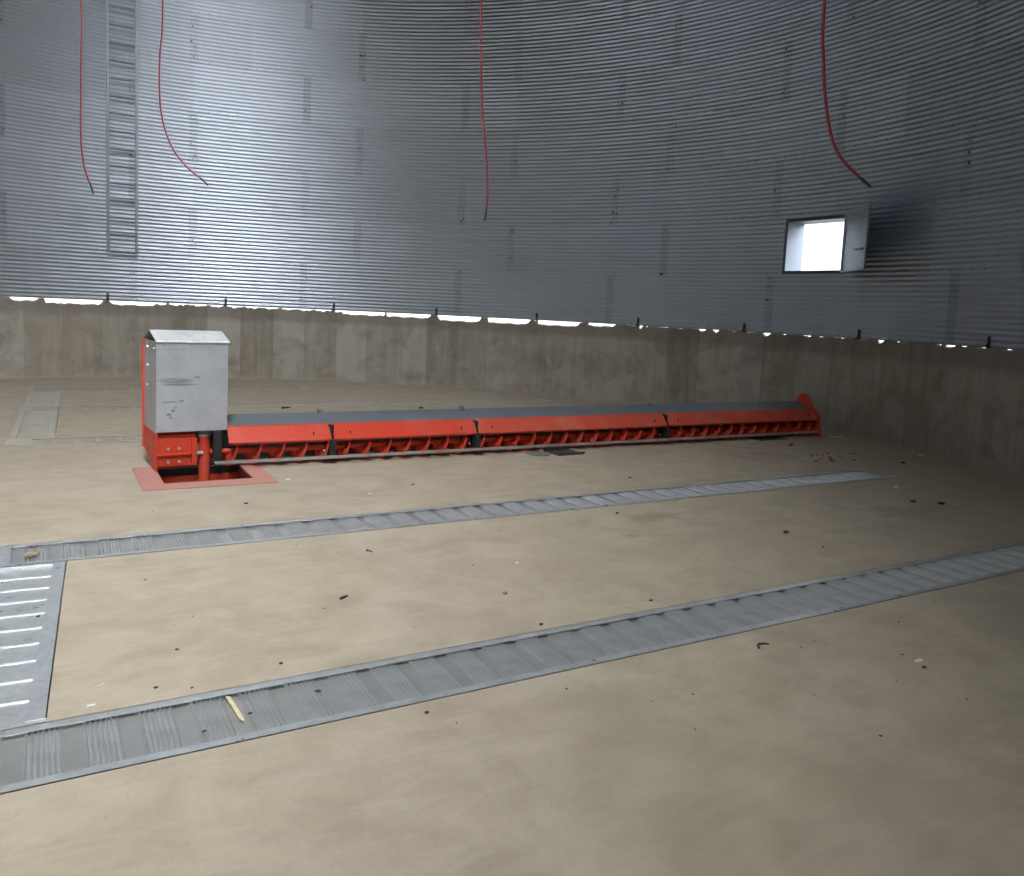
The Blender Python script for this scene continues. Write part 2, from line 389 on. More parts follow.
def profile(z): return 0.0085 * math.cos(2 * PI * (z - Z_STEEL) / WAVE)       # radial offset of the corrugation
R_ST = 8.60
def steel_wall():
    b = MB(); S = 6
    azs = [-180 + 360 * i / 240 for i in range(240)]
    for a in (*DOOR_AZ, *WIN_AZ):
        k = min(range(len(azs)), key=lambda i: abs(azs[i] - a)); azs[k] = a
    azs.sort(); na = len(azs)
    nz = N_RING * 13 * S + 1
    zs = [Z_STEEL + WAVE * i / S for i in range(nz)]
    vs = []; fs = []
    for z in zs:
        r = R_ST + profile(z)
        for a in azs: vs.append(cyl(a, r, z))
    for k in range(nz - 1):
        zc = (zs[k] + zs[k + 1]) / 2
        for i in range(na):
            a0 = azs[i]; a1 = azs[(i + 1) % na]; mid = a0 + ((a1 - a0) % 360) / 2
            if WIN_AZ[0] < mid < WIN_AZ[1] and WIN_Z[0] < zc < WIN_Z[1]: continue
            if DOOR_AZ[0] < mid < DOOR_AZ[1] and zc < DOOR_H: continue
            j = (i + 1) % na; fs.append((k * na + i, (k + 1) * na + i, (k + 1) * na + j, k * na + j))
    b.add(vs, fs, True)
    # lapped sheet ends: a thin strip following the corrugation, three columns of bolts
    S2 = 6
    def inside_open(az, z):
        return (WIN_AZ[0] - .3 < az < WIN_AZ[1] + .3 and WIN_Z[0] - .05 < z < WIN_Z[1] + .05) or (DOOR_AZ[0] - .3 < az < DOOR_AZ[1] + .3 and z < DOOR_H + .05)
    def bolt(az, z, r, h=0.012):
        if inside_open(az, z): return
        T = arc_frame(az, R_ST + profile(z), z); n = 6
        lo = [(r * math.cos(2 * PI * k / n), -0.004, r * math.sin(2 * PI * k / n)) for k in range(n)]
        hi = [(p[0] * .85, h, p[2] * .85) for p in lo]
        b.add(lo + hi, [tuple(range(n, 2 * n))] + [(k, (k + 1) % n, n + (k + 1) % n, n + k) for k in range(n)], False, T, 1)
    for ring in range(N_RING):
        z0 = Z_STEEL + ring * RING
        for s in range(-8, 10):
            bays = 3 * s + (0 if ring % 2 == 1 else 1)
            az = AZ0 - BAY / 2 + BAY * (bays - 12) + 3 * BAY + 0.6
            if not -62 < az < 172: continue
            w = math.degrees(0.07 / R_SILO); vs = []; fs = []
            for k in range(13 * S2 + 1):
                z = z0 + WAVE * k / S2
                for a in (az - w, az, az + w): vs.append(cyl(a, R_ST + profile(z) - .004, z))
            for k in range(13 * S2):
                zc = z0 + WAVE * (k + .5) / S2
                if inside_open(az, zc): continue
                for q in range(2): fs.append((k * 3 + q, (k + 1) * 3 + q, (k + 1) * 3 + q + 1, k * 3 + q + 1))
            b.add(vs, fs, True, None, 2)
            if ring < 8:
                for k in range(13):
                    for da in (-.065, 0, .065): bolt(az + math.degrees(da / R_SILO), z0 + WAVE * (k + .5), 0.0065, .008)
        if ring < 8:
            for q in range(-24, 74): bolt(AZ0 + BAY / 2 + BAY / 6.0 * (q - 50), z0 + 0.002 + (WAVE * .5 if ring else WAVE * .5), 0.012)
            for q in range(-17, 15):
                az = AZ0 + BAY * q
                if -55 < az < 165:
                    for k in range(13): bolt(az, z0 + WAVE * (k + .5), 0.0065, .006)
    struct(b.build('wall_upper', [M['steel'], M['bolt'], M['lap']], None, 0, uv_arc_deg))
steel_wall()

SLOPE = 0.5; ROOF_OPEN = 0.2
OPEN_AZ = (-119.0, -95.0); OPEN_R = (2.6, 8.3)           # unseen roof opening, placed and sized to steer daylight from above
def roof_z(r): return Z_EAVE + (8.75 - r) * SLOPE
def roof():
    b = MB(); n = 180; vs = []; fs = []; rs = [8.75, OPEN_R[1], OPEN_R[0], ROOF_OPEN, 0.02]; nr = len(rs)
    for i in range(n):
        az = 360 * i / n - 180; k = 0.04 if i % 5 == 0 else 0.0
        for r in rs: vs.append(cyl(az, r, roof_z(r) + (k if r > 1 else 0) - (.02 if r > 8.7 else 0)))
    for i in range(n):
        j = (i + 1) % n; mid = 360 * (i + .5) / n - 180
        for q in range(nr - 1):
            if q == 1 and OPEN_AZ[0] < mid < OPEN_AZ[1]: continue
            fs.append((nr * i + q, nr * i + q + 1, nr * j + q + 1, nr * j + q))
    b.add(vs, fs); struct(b.build('ceiling', M['roof']))
roof()

# ------------------------------------------------------------------ hatch window in the steel wall
def window():
    az = sum(WIN_AZ) / 2; half = (WIN_AZ[1] - WIN_AZ[0]) / 2 * PI / 180 * R_ST
    root = empty('window_1', cyl(az, R_ST, WIN_Z[0])); struct(root, 'square hatch window with an open inward leaf in the corrugated steel wall', 'window')
    T = arc_frame(az, R_ST - 0.0, 0); z0, z1 = WIN_Z
    f = MB(); d = 0.36; th = 0.012
    f.box(half - th, half, -d, 0.03, z0, z1, T); f.box(-half, -half + th, -d, 0.03, z0, z1, T)
    f.box(-half, half, -d, 0.03, z1 - th, z1, T); f.box(-half, half, -d, 0.03, z0, z0 + th, T)
    # flange against the corrugation
    e = 0.035
    f.box(-half - e, -half, 0.008, 0.03, z0 - e, z1 + e, T); f.box(half, half + e, 0.008, 0.03, z0 - e, z1 + e, T)
    f.box(-half, half, 0.008, 0.03, z1, z1 + e, T); f.box(-half, half, 0.008, 0.03, z0 - e, z0, T)
    adopt(f.build('window_frame', M['jamb'], None, 0.003), root)
    # leaf: hinged on the right jamb, folded back into the bin
    A = math.radians(0 - 0.55); H = Vector((8.54 * math.cos(A), 8.54 * math.sin(A), 0))
    tx = Vector((-math.sin(A), math.cos(A), 0)); inn = Vector((-math.cos(A), -math.sin(A), 0)); an = math.radians(146)
    dx = tx * math.cos(an) + inn * math.sin(an); nx = Vector((0, 0, 1)).cross(dx)
    L = Matrix((dx, nx, Vector((0, 0, 1)))).transposed().to_4x4(); L.translation = H
    w = 0.95; s = MB(); s.box(0, w, -0.003, 0.003, 2.315, 3.150, L)
    s.box(0, 0.025, -0.02, 0.003, 2.315, 3.150, L); s.box(w - .02, w, -0.02, 0.003, 2.315, 3.150, L); s.box(0.02, w - .02, -0.02, 0.003, 3.13, 3.150, L); s.box(0.02, w - .02, -0.02, 0.003, 2.315, 2.335, L)
    leaf = adopt(s.build('shutter_leaf', M['frame'], None, 0.002), root)
    h = MB(); h.tube([L @ Vector((w * .62, .004, 2.60)), L @ Vector((w * .62, .035, 2.60)), L @ Vector((w * .98, .035, 2.585))], 0.012, 8)
    h.tube([L @ Vector((w * .62, -.004, 2.60)), L @ Vector((w * .62, -.045, 2.60)), L @ Vector((w * .98, -.045, 2.585))], 0.012, 8)
    hd = h.build('handle', M['post']); hd.parent = leaf
    g = MB()
    for z in (2.45, 2.74, 3.02): g.tube([H + Vector((0, 0, z - .05)), H + Vector((0, 0, z + .05))], 0.014, 8)
    hg = g.build('hinge', M['post']); hg.parent = leaf
window()

def door_frame():                                       # doorway behind the camera; unseen passage added to narrow its light
    az = sum(DOOR_AZ) / 2; half = (DOOR_AZ[1] - DOOR_AZ[0]) / 2 * PI / 180 * 8.57
    T = arc_frame(az, 8.6, 0); f = MB()
    D = -ADDED_TUNNEL - .26
    f.box(-half - .02, -half + .04, D, .05, 0, DOOR_H + .06, T); f.box(half - .04, half + .02, D, .05, 0, DOOR_H + .06, T)
    f.box(-half + .04, half - .04, D, .05, DOOR_H, DOOR_H + .06, T); f.box(-half - .02, half + .02, D, -.26, -.1, 0, T)
    struct(recenter(f.build('door_1', M['tunnel'])), 'open doorway in the bin wall with an added passage narrowing its light', 'door')
door_frame()

# ------------------------------------------------------------------ anchor brackets on the foot of the steel
ordinal = ['leftmost', 'second', 'third', 'fourth', 'fifth', 'sixth', 'seventh', 'eighth', 'ninth', 'tenth', 'eleventh']
def anchor(az, label):
    T = arc_frame(az, R_ST, 0); b = MB()
    b.box(-.022, .022, .008, .014, Z_STEEL + .004, Z_STEEL + .135, T); b.box(-.030, .030, .008, .058, Z_STEEL + .004, Z_STEEL + .013, T)
    b.prism([(.008, Z_STEEL + .01), (.05, Z_STEEL + .01), (.014, Z_STEEL + .12)], -.004, .004, 'x', T)
    b.tube([T @ Vector((0, .036, Z_STEEL + .013)), T @ Vector((0, .036, Z_STEEL + .05))], 0.011, 8)
    tag(recenter(b.build('anchor_bracket', M['post'])), label, 'bracket', 'anchor brackets along the foot of the steel wall')
marks = [4, 3, 2, 1, 0, -1, -2, -3, -4]
for q in range(6, -8, -1):
    az = AZ0 + 2 * BAY * q
    if not -24 < az < 104: continue
    i = 4 - q
    anchor(az, {0: 'dark anchor bracket on the concrete top below the ladder', 1: 'dark anchor bracket on the concrete top just above the grey drive housing lid',
                2: 'second dark anchor bracket right of the drive housing, on the thin ragged gap', 3: 'dark anchor bracket at the right end of the rubble, where the wide light gap starts',
                4: 'dark anchor bracket below and right of the middle cable, between two long light slots', 5: 'dark anchor bracket beside the last small bright spot of the light gap',
                6: 'dark anchor bracket just left of the bright hatch window', 7: 'dark anchor bracket below the open hatch leaf',
                8: 'rightmost dark anchor bracket at the edge of the photo'}.get(i, 'dark anchor bracket at the far %s of the wall foot' % ('left' if i < 0 else 'right')))

# ------------------------------------------------------------------ ladder on the wall
def ladder():
    azl, azr = 91.72, 88.63; root = empty('wall_ladder', cyl((azl + azr) / 2, 8.46, 2.26))
    tag(root, 'grey steel ladder running up the corrugated wall at left', 'ladder')
    for az in (azl, azr):
        b = MB(); T = arc_frame(az, 8.47, 0); b.box(-.022, .022, -.03, .03, 2.26, Z_EAVE - .05, T); adopt(b.build('rail', M['ladder']), root)
    z = 2.285; k = 0
    while z < Z_EAVE - .2:
        p0 = Vector(cyl(azl, 8.47, z)); p1 = Vector(cyl(azr, 8.47, z)); b = MB()
        b.tube([p0, p1], 0.017 if k % 3 else 0.024, 8); adopt(b.build('rung', M['ladder']), root); z += 0.3; k += 1
    for z in (2.6, 4.36, 6.12, 7.88):
        for az in (azl, azr):
            b = MB(); T = arc_frame(az, 8.47, z); b.box(-.02, .02, -.125, .03, -.02, .02, T); adopt(b.build('standoff', M['ladder']), root)
ladder()

# ------------------------------------------------------------------ sensor cables hanging from the roof
def smooth_path(pts, n=8):
    out = []
    P = [pts[0]] + pts + [pts[-1]]
    for i in range(1, len(P) - 2):
        a, b, c, d = P[i - 1], P[i], P[i + 1], P[i + 2]
        for k in range(n):
            t = k / n; out.append(0.5 * ((2 * b) + (c - a) * t + (2 * a - 5 * b + 4 * c - d) * t * t + (3 * b - a - 3 * c + d) * t ** 3))
    out.append(pts[-1]); return out
def cable(px, tip, D, r, label):
    pts = [at_depth(x, y, D) for x, y in px]
    top = pts[0].copy(); rad = math.hypot(top.x, top.y); zt = roof_z(rad) - .01
    head = [Vector((top.x, top.y, zt))] + [Vector((top.x, top.y, top.z + (zt - top.z) * k)) for k in (.7, .4, .2, .1)]
    root = empty('hanging_cable', tuple(top)); tag(root, label, 'cable', 'red sensor cables hanging from the roof')
    adopt(MB().tube(smooth_path(head + pts), r, 8).build('sheath', M['cable']), root)
    e = [at_depth(x, y, D) for x, y in tip]
    adopt(MB().tube([pts[-1]] + e, [r * .8] + [r * 1.25] * (len(e) - 1) + [r * .9], 8).build('cable_tip', M['tip']), root)
cable([(81.5, 26), (81, 60), (80.8, 100), (81, 140), (84, 165), (89, 181)], [(91.5, 187), (93.5, 194)], 10.6, .0105, 'leftmost red cable, left of the ladder, nearly straight with a small bent tip')
cable([(162.5, 26), (160, 55), (159.5, 85), (161, 110), (166, 132), (175, 152), (188, 168), (199, 177)], [(203, 180), (208.5, 185.5)], 10.4, .0105, 'red cable right of the ladder curving far to the right at its end')
cable([(480.5, 26), (481, 70), (482.5, 110), (485, 140), (487, 170), (487.4, 195), (486.4, 210)], [(485.8, 214), (484.8, 221)], 9.0, .0105, 'middle red cable hanging almost straight down to a thin black end')
cable([(823, 26), (823.5, 60), (825, 95), (829, 125), (835, 147), (845, 163), (859, 177)], [(863, 180.5), (871, 187)], 6.6, .0115, 'rightmost red cable, thickest, curling towards the hatch window')

# ------------------------------------------------------------------ aeration channels in the floor
RAIL = 0.048
def plate_profile(p, zl=-0.016):
    flat = p * 0.34; zh = -0.002; pts = [(0, zl), (flat, zl)]; nr = 7; w = (p - flat) / nr
    for k in range(nr):
        for q in range(1, 9):
            pts.append((flat + w * (k + q / 8), zl + (zh - zl) * 0.5 * (1 - math.cos(2 * PI * q / 8))))
    return pts
def channel(u0, u1, v0, v1, pitch, phase, label, gm, rm):
    root = empty('aeration_channel', ((u0 + u1) / 2, (v0 + v1) / 2, -0.02)); tag(root, label, 'floor grating', 'aeration channels across the floor')
    for (a, b, leg) in ((v0, v0 + RAIL, v0), (v1 - RAIL, v1, v1 - .005)):
        m = MB(); m.box(u0, u1, a, b, -.001, .002); m.box(u0, u1, leg, leg + .005, -.05, .002); adopt(m.build('frame_rail', rm), root)
    k0 = math.ceil((u0 + .03 + pitch * .17 - phase) / pitch); k1 = k0
    while phase + pitch * (k1 + 1) + pitch * .83 < u1 - .03: k1 += 1
    for a, b in ((u0, phase + pitch * (k0 - .17) + .004), (phase + pitch * (k1 + .83) - .004, u1)): adopt(MB().box(a, b, v0 + RAIL, v1 - RAIL, -.001, .002).build('end_rail', rm), root)
    pr = plate_profile(pitch, -.009 if gm is M['dgrate'] else -.016); top = [(a - pitch * .17, z) for a, z in pr]
    m = MB(); nb = len(top); A, B = v0 + .008, v1 - .008
    vs = [(a, A, z) for a, z in top] + [(a, B, z) for a, z in top] + [(a, A, -.020) for a, z in top] + [(a, B, -.020) for a, z in top]
    fs = []
    for i in range(nb - 1):
        fs.append((i, i + 1, nb + i + 1, nb + i)); fs.append((2 * nb + i, 3 * nb + i, 3 * nb + i + 1, 2 * nb + i + 1))
        fs.append((i, 2 * nb + i, 2 * nb + i + 1, i + 1)); fs.append((nb + i, nb + i + 1, 3 * nb + i + 1, 3 * nb + i))
    fs.append((0, nb, 3 * nb, 2 * nb)); fs.append((nb - 1, 3 * nb - 1 - 0 if False else 2 * nb + nb - 1, 3 * nb + nb - 1, 2 * nb - 1))
    m.add(vs, fs, False)
    proto = m.build('grate_plate', gm)
    for k in range(k0, k1 + 1):
        o = proto if k == k0 else proto.copy()
        if k > k0: COL.objects.link(o)
        o.location = (phase + pitch * k, 0, 0); adopt(o, root)
chan_labels = {'B': 'nearest grey ribbed floor grating, the wide strip across the foreground',
               'A': 'long grey ribbed floor grating between the foreground strip and the red auger',
               'F3': 'ribbed floor grating just behind the drive housing and auger', 'F2': 'ribbed floor grating halfway between the auger and the far wall',
               'F1': 'shortest ribbed floor grating, farthest back at the foot of the concrete wall'}
for (k, u0, u1, v0, v1, p, ph) in LONG: channel(u0, u1, v0, v1, p, ph, chan_labels[k], *((M['dgrate'], M['drail']) if k[0] == 'F' else (M['grate'], M['galv'])))
def cross_channel(T, L, label, pm, rm):
    root = empty('cross_channel', tuple(T @ Vector((-CW / 2, -L / 2, -.02)))); tag(root, label, 'floor grating', 'cross channels joining the long gratings')
    for (a, b, leg) in ((-CW, -CW + RAIL + .02, -CW), (-RAIL - .02, 0, -.005)):
        m = MB(); m.box(a, b, -L + .028, -.028, -.001, .004, T); m.box(leg, leg + .005, -L + .028, -.028, -.05, .004, T); adopt(m.build('frame_rail', rm), root)
    def corner(x, y): q = T @ Vector((x, y, 0)); return (q.x, q.y)
    va = (T @ Vector((0, 0, 0))).y - .003; c0, c1 = corner(0, -.030), corner(-CW, -.030)
    adopt(MB().prism([c0, (c0[0], va), (c1[0], va), c1], -.012, .001, 'z').build('end_rail', rm), root)
    vb = (T @ Vector((0, -L, 0))).y + .003; d0, d1 = corner(0, -L + .030), corner(-CW, -L + .030)
    if vb < d1[1] - .002: adopt(MB().prism([d1, (d1[0], vb), (d0[0], vb), d0], -.012, .001, 'z').build('end_rail', rm), root)
    n = round((L - .056) / .19); p = (L - .056) / n
    for k in range(n):
        y1 = -.028 - p * k; y0 = y1 - p + .003
        m = MB(); m.prism([(y0, -.026), (y0, -.012), (y0 + .002, -.0075), (y0 + .006, -.0078), (y0 + .013, -.0115), (y1, -.0125), (y1, -.026)], -CW + .008, -.03, 'x', T)
        adopt(m.build('grate_plate', pm), root)
cross_channel(CROSS[0][1], CROSS[0][2], 'grey lapped cover strip at left edge joining the two nearest gratings', M['galv'], M['galv'])
cross_channel(CROSS[1][1], CROSS[1][2], 'lapped cover strip behind the drive housing, at far left between two gratings', M['dgrate'], M['drail'])
cross_channel(CROSS[2][1], CROSS[2][2], 'farthest lapped cover strip at far left near the concrete wall', M['dgrate'], M['drail'])

# ------------------------------------------------------------------ sump frame under the drive
def sump():
    root = empty('sump_frame', (-.02, -.3, 0)); tag(root, 'faded pinkish red steel plate framing the pit below the drive housing', 'floor plate')
    m = MB(); U0, U1, V0, V1 = -.565, .51, -.845, .11; a0, a1, b0, b1 = -.385, .345, -.635, .03; z0, z1 = .0005, .009
    m.box(U0, U1, V0, b0, z0, z1); m.box(U0, U1, b1, V1, z0, z1); m.box(U0, a0, b0, b1, z0, z1); m.box(a1, U1, b0, b1, z0, z1)
    adopt(m.build('rim_plate', M['plate']), root)
    m = MB(); m.box(a0 + .002, a1 - .002, .0, .028, -.155, -.068); adopt(m.build('crossbeam', M['red']), root)
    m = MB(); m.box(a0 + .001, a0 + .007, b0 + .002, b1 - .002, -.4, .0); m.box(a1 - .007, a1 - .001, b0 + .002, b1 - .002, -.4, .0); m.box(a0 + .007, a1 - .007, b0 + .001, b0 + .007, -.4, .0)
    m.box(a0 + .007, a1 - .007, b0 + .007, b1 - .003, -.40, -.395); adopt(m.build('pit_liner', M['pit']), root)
    m = MB(); m.box(a0 + .007, a1 - .007, .0285, .0295, -.39, -.002); adopt(m.build('pit_shade_sheet', M['black']), root)  # black sheet added as the shade on the pit's back wall
sump()

# ------------------------------------------------------------------ the sweep auger
AX_V, AX_Z, FR, PITCHF = -0.05, 0.152, 0.140, 0.2155
def auger():
    root = empty('sweep_auger', (0, 0, 0)); tag(root, 'long red bottom sweep auger with grey drive housing lying across the floor', 'auger')
    T = Matrix.Translation((-.393, -.15, 0)) @ Matrix.Rotation(math.radians(4), 4, 'Z')
    Wd, Dp = .607, .58
    # housing
    m = MB(); th = .003
    m.box(0, Wd, 0, th, .362, 1.176, T); m.box(0, th, th, Dp, .352, 1.165, T); m.box(Wd - th, Wd, th, Dp, .362, 1.165, T)
    m.box(-.003, Wd + .003, -.004, 0, 1.098, 1.176, T)                               # top flange
    m.box(.012, .020, -.005, 0, .362, 1.090, T)                                        # folded seam
    m.box(Wd - .014, Wd + .003, -.004, 0, .362, 1.098, T)
    m.box(-.004, 0, -.004, .02, .352, 1.176, T)
    hs = adopt(m.build('drive_housing', M['housing'], None, .0015), root)
    m = MB(); m.sheet([(-.014, 1.164), (-.012, 1.176), (.28, 1.256), (.595, 1.172)], .004, -.012, Wd + .014, 'x', T)
    ld = m.build('lid', M['lid'], hs); tag(ld, 'bright pale folded lid', None)
    for (a, z) in [(.06, 1.135), (.30, 1.14), (.50, 1.135), (Wd - .008, .80), (Wd - .008, .49)]:
        b = MB(); b.tube([T @ Vector((a, -.003, z)), T @ Vector((a, -.012, z))], [.011, .008], 8); b.build('bolt', M['zinc'], hs)
    for (d, z) in [(.40, 1.10), (.40, .93), (.40, .75), (.10, 1.10)]:
        b = MB(); b.tube([T @ Vector((0.002, d, z)), T @ Vector((-.012, d, z))], [.012, .009], 8); b.build('bolt', M['zinc'], hs)
    m = MB(); m.box(th, Wd - th, th, Dp, 1.150, 1.154, T); m.build('gable_shade_panel', M['black'], hs)  # black panel added so the open gable looks shaded inside
    # red mounting frame behind and below
    m = MB(); m.box(-.018, Wd - .02, Dp + .002, Dp + .016, .14, 1.168, T)
    adopt(m.build('mounting_plate', M['red'], None, .002), root)
    m = MB(); m.prism([(0.0, .012), (.13, .012), (.58, .15), (.58, .352), (0, .352)], -.004, .012, 'x', T)
    m.box(-.004, .012, -.004, 0, .012, .352, T)
    adopt(m.build('side_plate', M['red'], None, .002), root)
    m = MB(); m.box(.012, .34, .05, .42, .035, .33, T); m.box(.012, .345, .030, .05, .045, .145, T); m.box(.012, .345, .030, .05, .165, .30, T)
    m.box(.012, .355, .005, .05, .146, .164, T); m.box(.30, .345, .0, .05, .05, .30, T); m.box(.012, .60, .10, .40, .33, .356, T)
    gb = adopt(m.build('gearbox', M['red'], None, .004), root)
    for a in (.105, .198):
        for z in (.086, .206):
            b = MB(); b.tube([T @ Vector((a, .031, z)), T @ Vector((a, .016, z))], .014, 6); b.build('gearbox_bolt', M['zinc'], gb)
    b = MB(); b.tube([T @ Vector((.33, .02, .155)), T @ Vector((.40, .02, .155))], .02, 10); b.build('drain_plug', M['bar'], gb)
    # pivot tube
    pc = (.024, -.06); m = MB(); m.tube([(pc[0], pc[1], -.39), (pc[0], pc[1], .305)], .050, 24); pv = adopt(m.build('pivot_tube', M['red']), root)
    m = MB(); m.tube([(pc[0], pc[1], .305), (pc[0], pc[1], .330)], .062, 24); m.build('collar', M['zinc'], pv)
    m = MB(); m.tube([(pc[0], pc[1], .330), (pc[0], pc[1], .361)], .085, 24); m.build('bearing', M['black'], pv)
    m = MB(); m.box(.09, .16, -.16, .10, .10, .36); m.box(.085, .30, -.02, .10, .30, .37); adopt(m.build('shaft_housing', M['black'], None, .003), root)
    # screw
    m = MB(); m.tube([(.075, AX_V, AX_Z), (8.19, AX_V, AX_Z)], .028, 16); adopt(m.build('screw_shaft', M['flight']), root)
    vs = []; fs = []; N = 22; turns = (8.12 - .16) / PITCHF; nst = int(turns * N)
    th0 = 1.3 * PI; u_ref = .25; t = .0035
    for i in range(nst + 1):
        u = .16 + PITCHF * i / N; a = th0 - (u - u_ref) / PITCHF * 2 * PI
        for (r, du) in ((.025, -t), (FR, -t), (FR, t), (.025, t)):
            vs.append((u + du, AX_V + r * math.cos(a), AX_Z + r * math.sin(a)))
    for i in range(nst):
        for q in range(4): fs.append((4 * i + q, 4 * i + (q + 1) % 4, 4 * i + 4 + (q + 1) % 4, 4 * i + 4 + q))
    m = MB(); m.add(vs, fs, False); fl = adopt(m.build('screw_flight', M['flight']), root)
    # long bar in front of the lower half of the screw
    m = MB(); m.box(.09, 8.19, AX_V - FR - .016, AX_V - FR - .006, .058, .088); adopt(m.build('wear_bar', M['bar'], None, .002), root)
    # covers in four lengths
    tops = [(.215, 1.190), (1.192, 2.785), (2.787, 5.431), (5.433, 8.17)]
    secs = [(.215, 1.178, 'skirt'), (1.205, 2.772, 'skirt'), (2.800, 5.418, 'skirt2'), (5.446, 8.17, 'skirt2')]
    for i, (a, b, sk) in enumerate(secs):
        m = MB(); m.sheet([(.222, .02), (.205, .462), (-.098, .386)], .004, *tops[i]); cs = adopt(m.build('cover_section', M['cover']), root)
        m = MB(); m.sheet([(-.085, .3925), (-.104, .382), (-.206, .252), (-.196, .232)], .004, a, b)
        s = m.build('skirt', M[sk], cs); tag(s, 'red sloping skirt', None)
        for u in (a + .17, b - .17) if i else (b - .17,):
            p = MB(); p.box(u - .005, u + .005, -.176, -.160, .272, .325); p.build('skirt_pin', M['black'], cs)
        if i < 3:
            p = MB(); p.box(b - .03, b + .005, .13, .21, .455, .497); p.build('lifting_lug', M['disc'], cs)
    m = MB(); m.prism([(-.110, .388), (-.214, .254), (-.205, .236), (-.200, .25), (-.10, .38)], 6.52, 6.64); adopt(m.build('skirt_strap', M['red']), root)
    for u in (1.192, 2.786, 5.432):
        m = MB(); m.box(u - .030, u + .030, -.12, .20, .225, .375); m.box(u - .03, u + .03, -.20, -.10, .09, .245); m.box(u - .016, u + .016, -.165, -.09, .24, .375); m.box(u - .035, u + .035, -.13, .0, .12, .26); adopt(m.build('hanger_bracket', M['black']), root)
        for k in (-.015, .05):
            b = MB(); b.tube([(u - .055 + k, -.136, .145 + k), (u - .055 + k, -.15, .145 + k)], .011, 6); adopt(b.build('hanger_bolt', M['zinc']), root)
    # end plate against the wall
    m = MB(); poly = [(-.245, .0), (.27, .0), (.275, .38), (.20, .52), (.14, .575), (.07, .585), (.0, .55), (-.03, .48), (-.06, .43), (-.20, .30)]
    m.prism(poly, 8.19, 8.205); adopt(m.build('end_plate', M['red'], None, .003), root)
    m = MB(); m.tube([(8.205, .05, .13), (8.27, .05, .13)], .13, 24); adopt(m.build('drive_wheel', M['black']), root)
auger()

# ------------------------------------------------------------------ small things lying on the floor
def place(o, x, y, rot=0.0, z=0.0):
    p = on_floor(x, y); o.location = (p.x, p.y, z); o.rotation_euler = (0, 0, rot); return o
def crumb(r, mat, flat=.6, seed=0):
    rnd = random.Random(seed); vs = []; fs = []; n, k = 8, 4
    for i in range(k + 1):
        ph = PI * i / k
        for j in range(n):
            q = r * (1 + .35 * (rnd.random() - .5)); vs.append((q * math.sin(ph) * math.cos(2 * PI * j / n), .75 * q * math.sin(ph) * math.sin(2 * PI * j / n), r * flat * (1 - math.cos(ph)) * .5 * 1.0))
    for i in range(k):
        for j in range(n): fs.append((i * n + j, i * n + (j + 1) % n, (i + 1) * n + (j + 1) % n, (i + 1) * n + j))
    return MB().add(vs, fs, True).build('crumb', mat)
def chip(l, w, mat, name='wood_chip'):
    return MB().prism([(-l / 2, -w / 2), (l / 2 * .8, -w / 2), (l / 2, w * .1), (l / 2 * .85, w / 2), (-l / 2 * .9, w / 2)], 0.0, .005, 'z').build(name, mat, None, .001)
def twig(l, mat, bend=.3, r=.004):
    pts = [Vector((-l / 2 + l * i / 6, bend * l * math.sin(PI * i / 6), r + .002 * (i % 2))) for i in range(7)]
    return MB().tube(pts, [r, r * 1.2, r, r * .9, r, r * .8, r * .5], 6).build('twig', mat)
ZP = -.003                                             # crest of the grating ribs
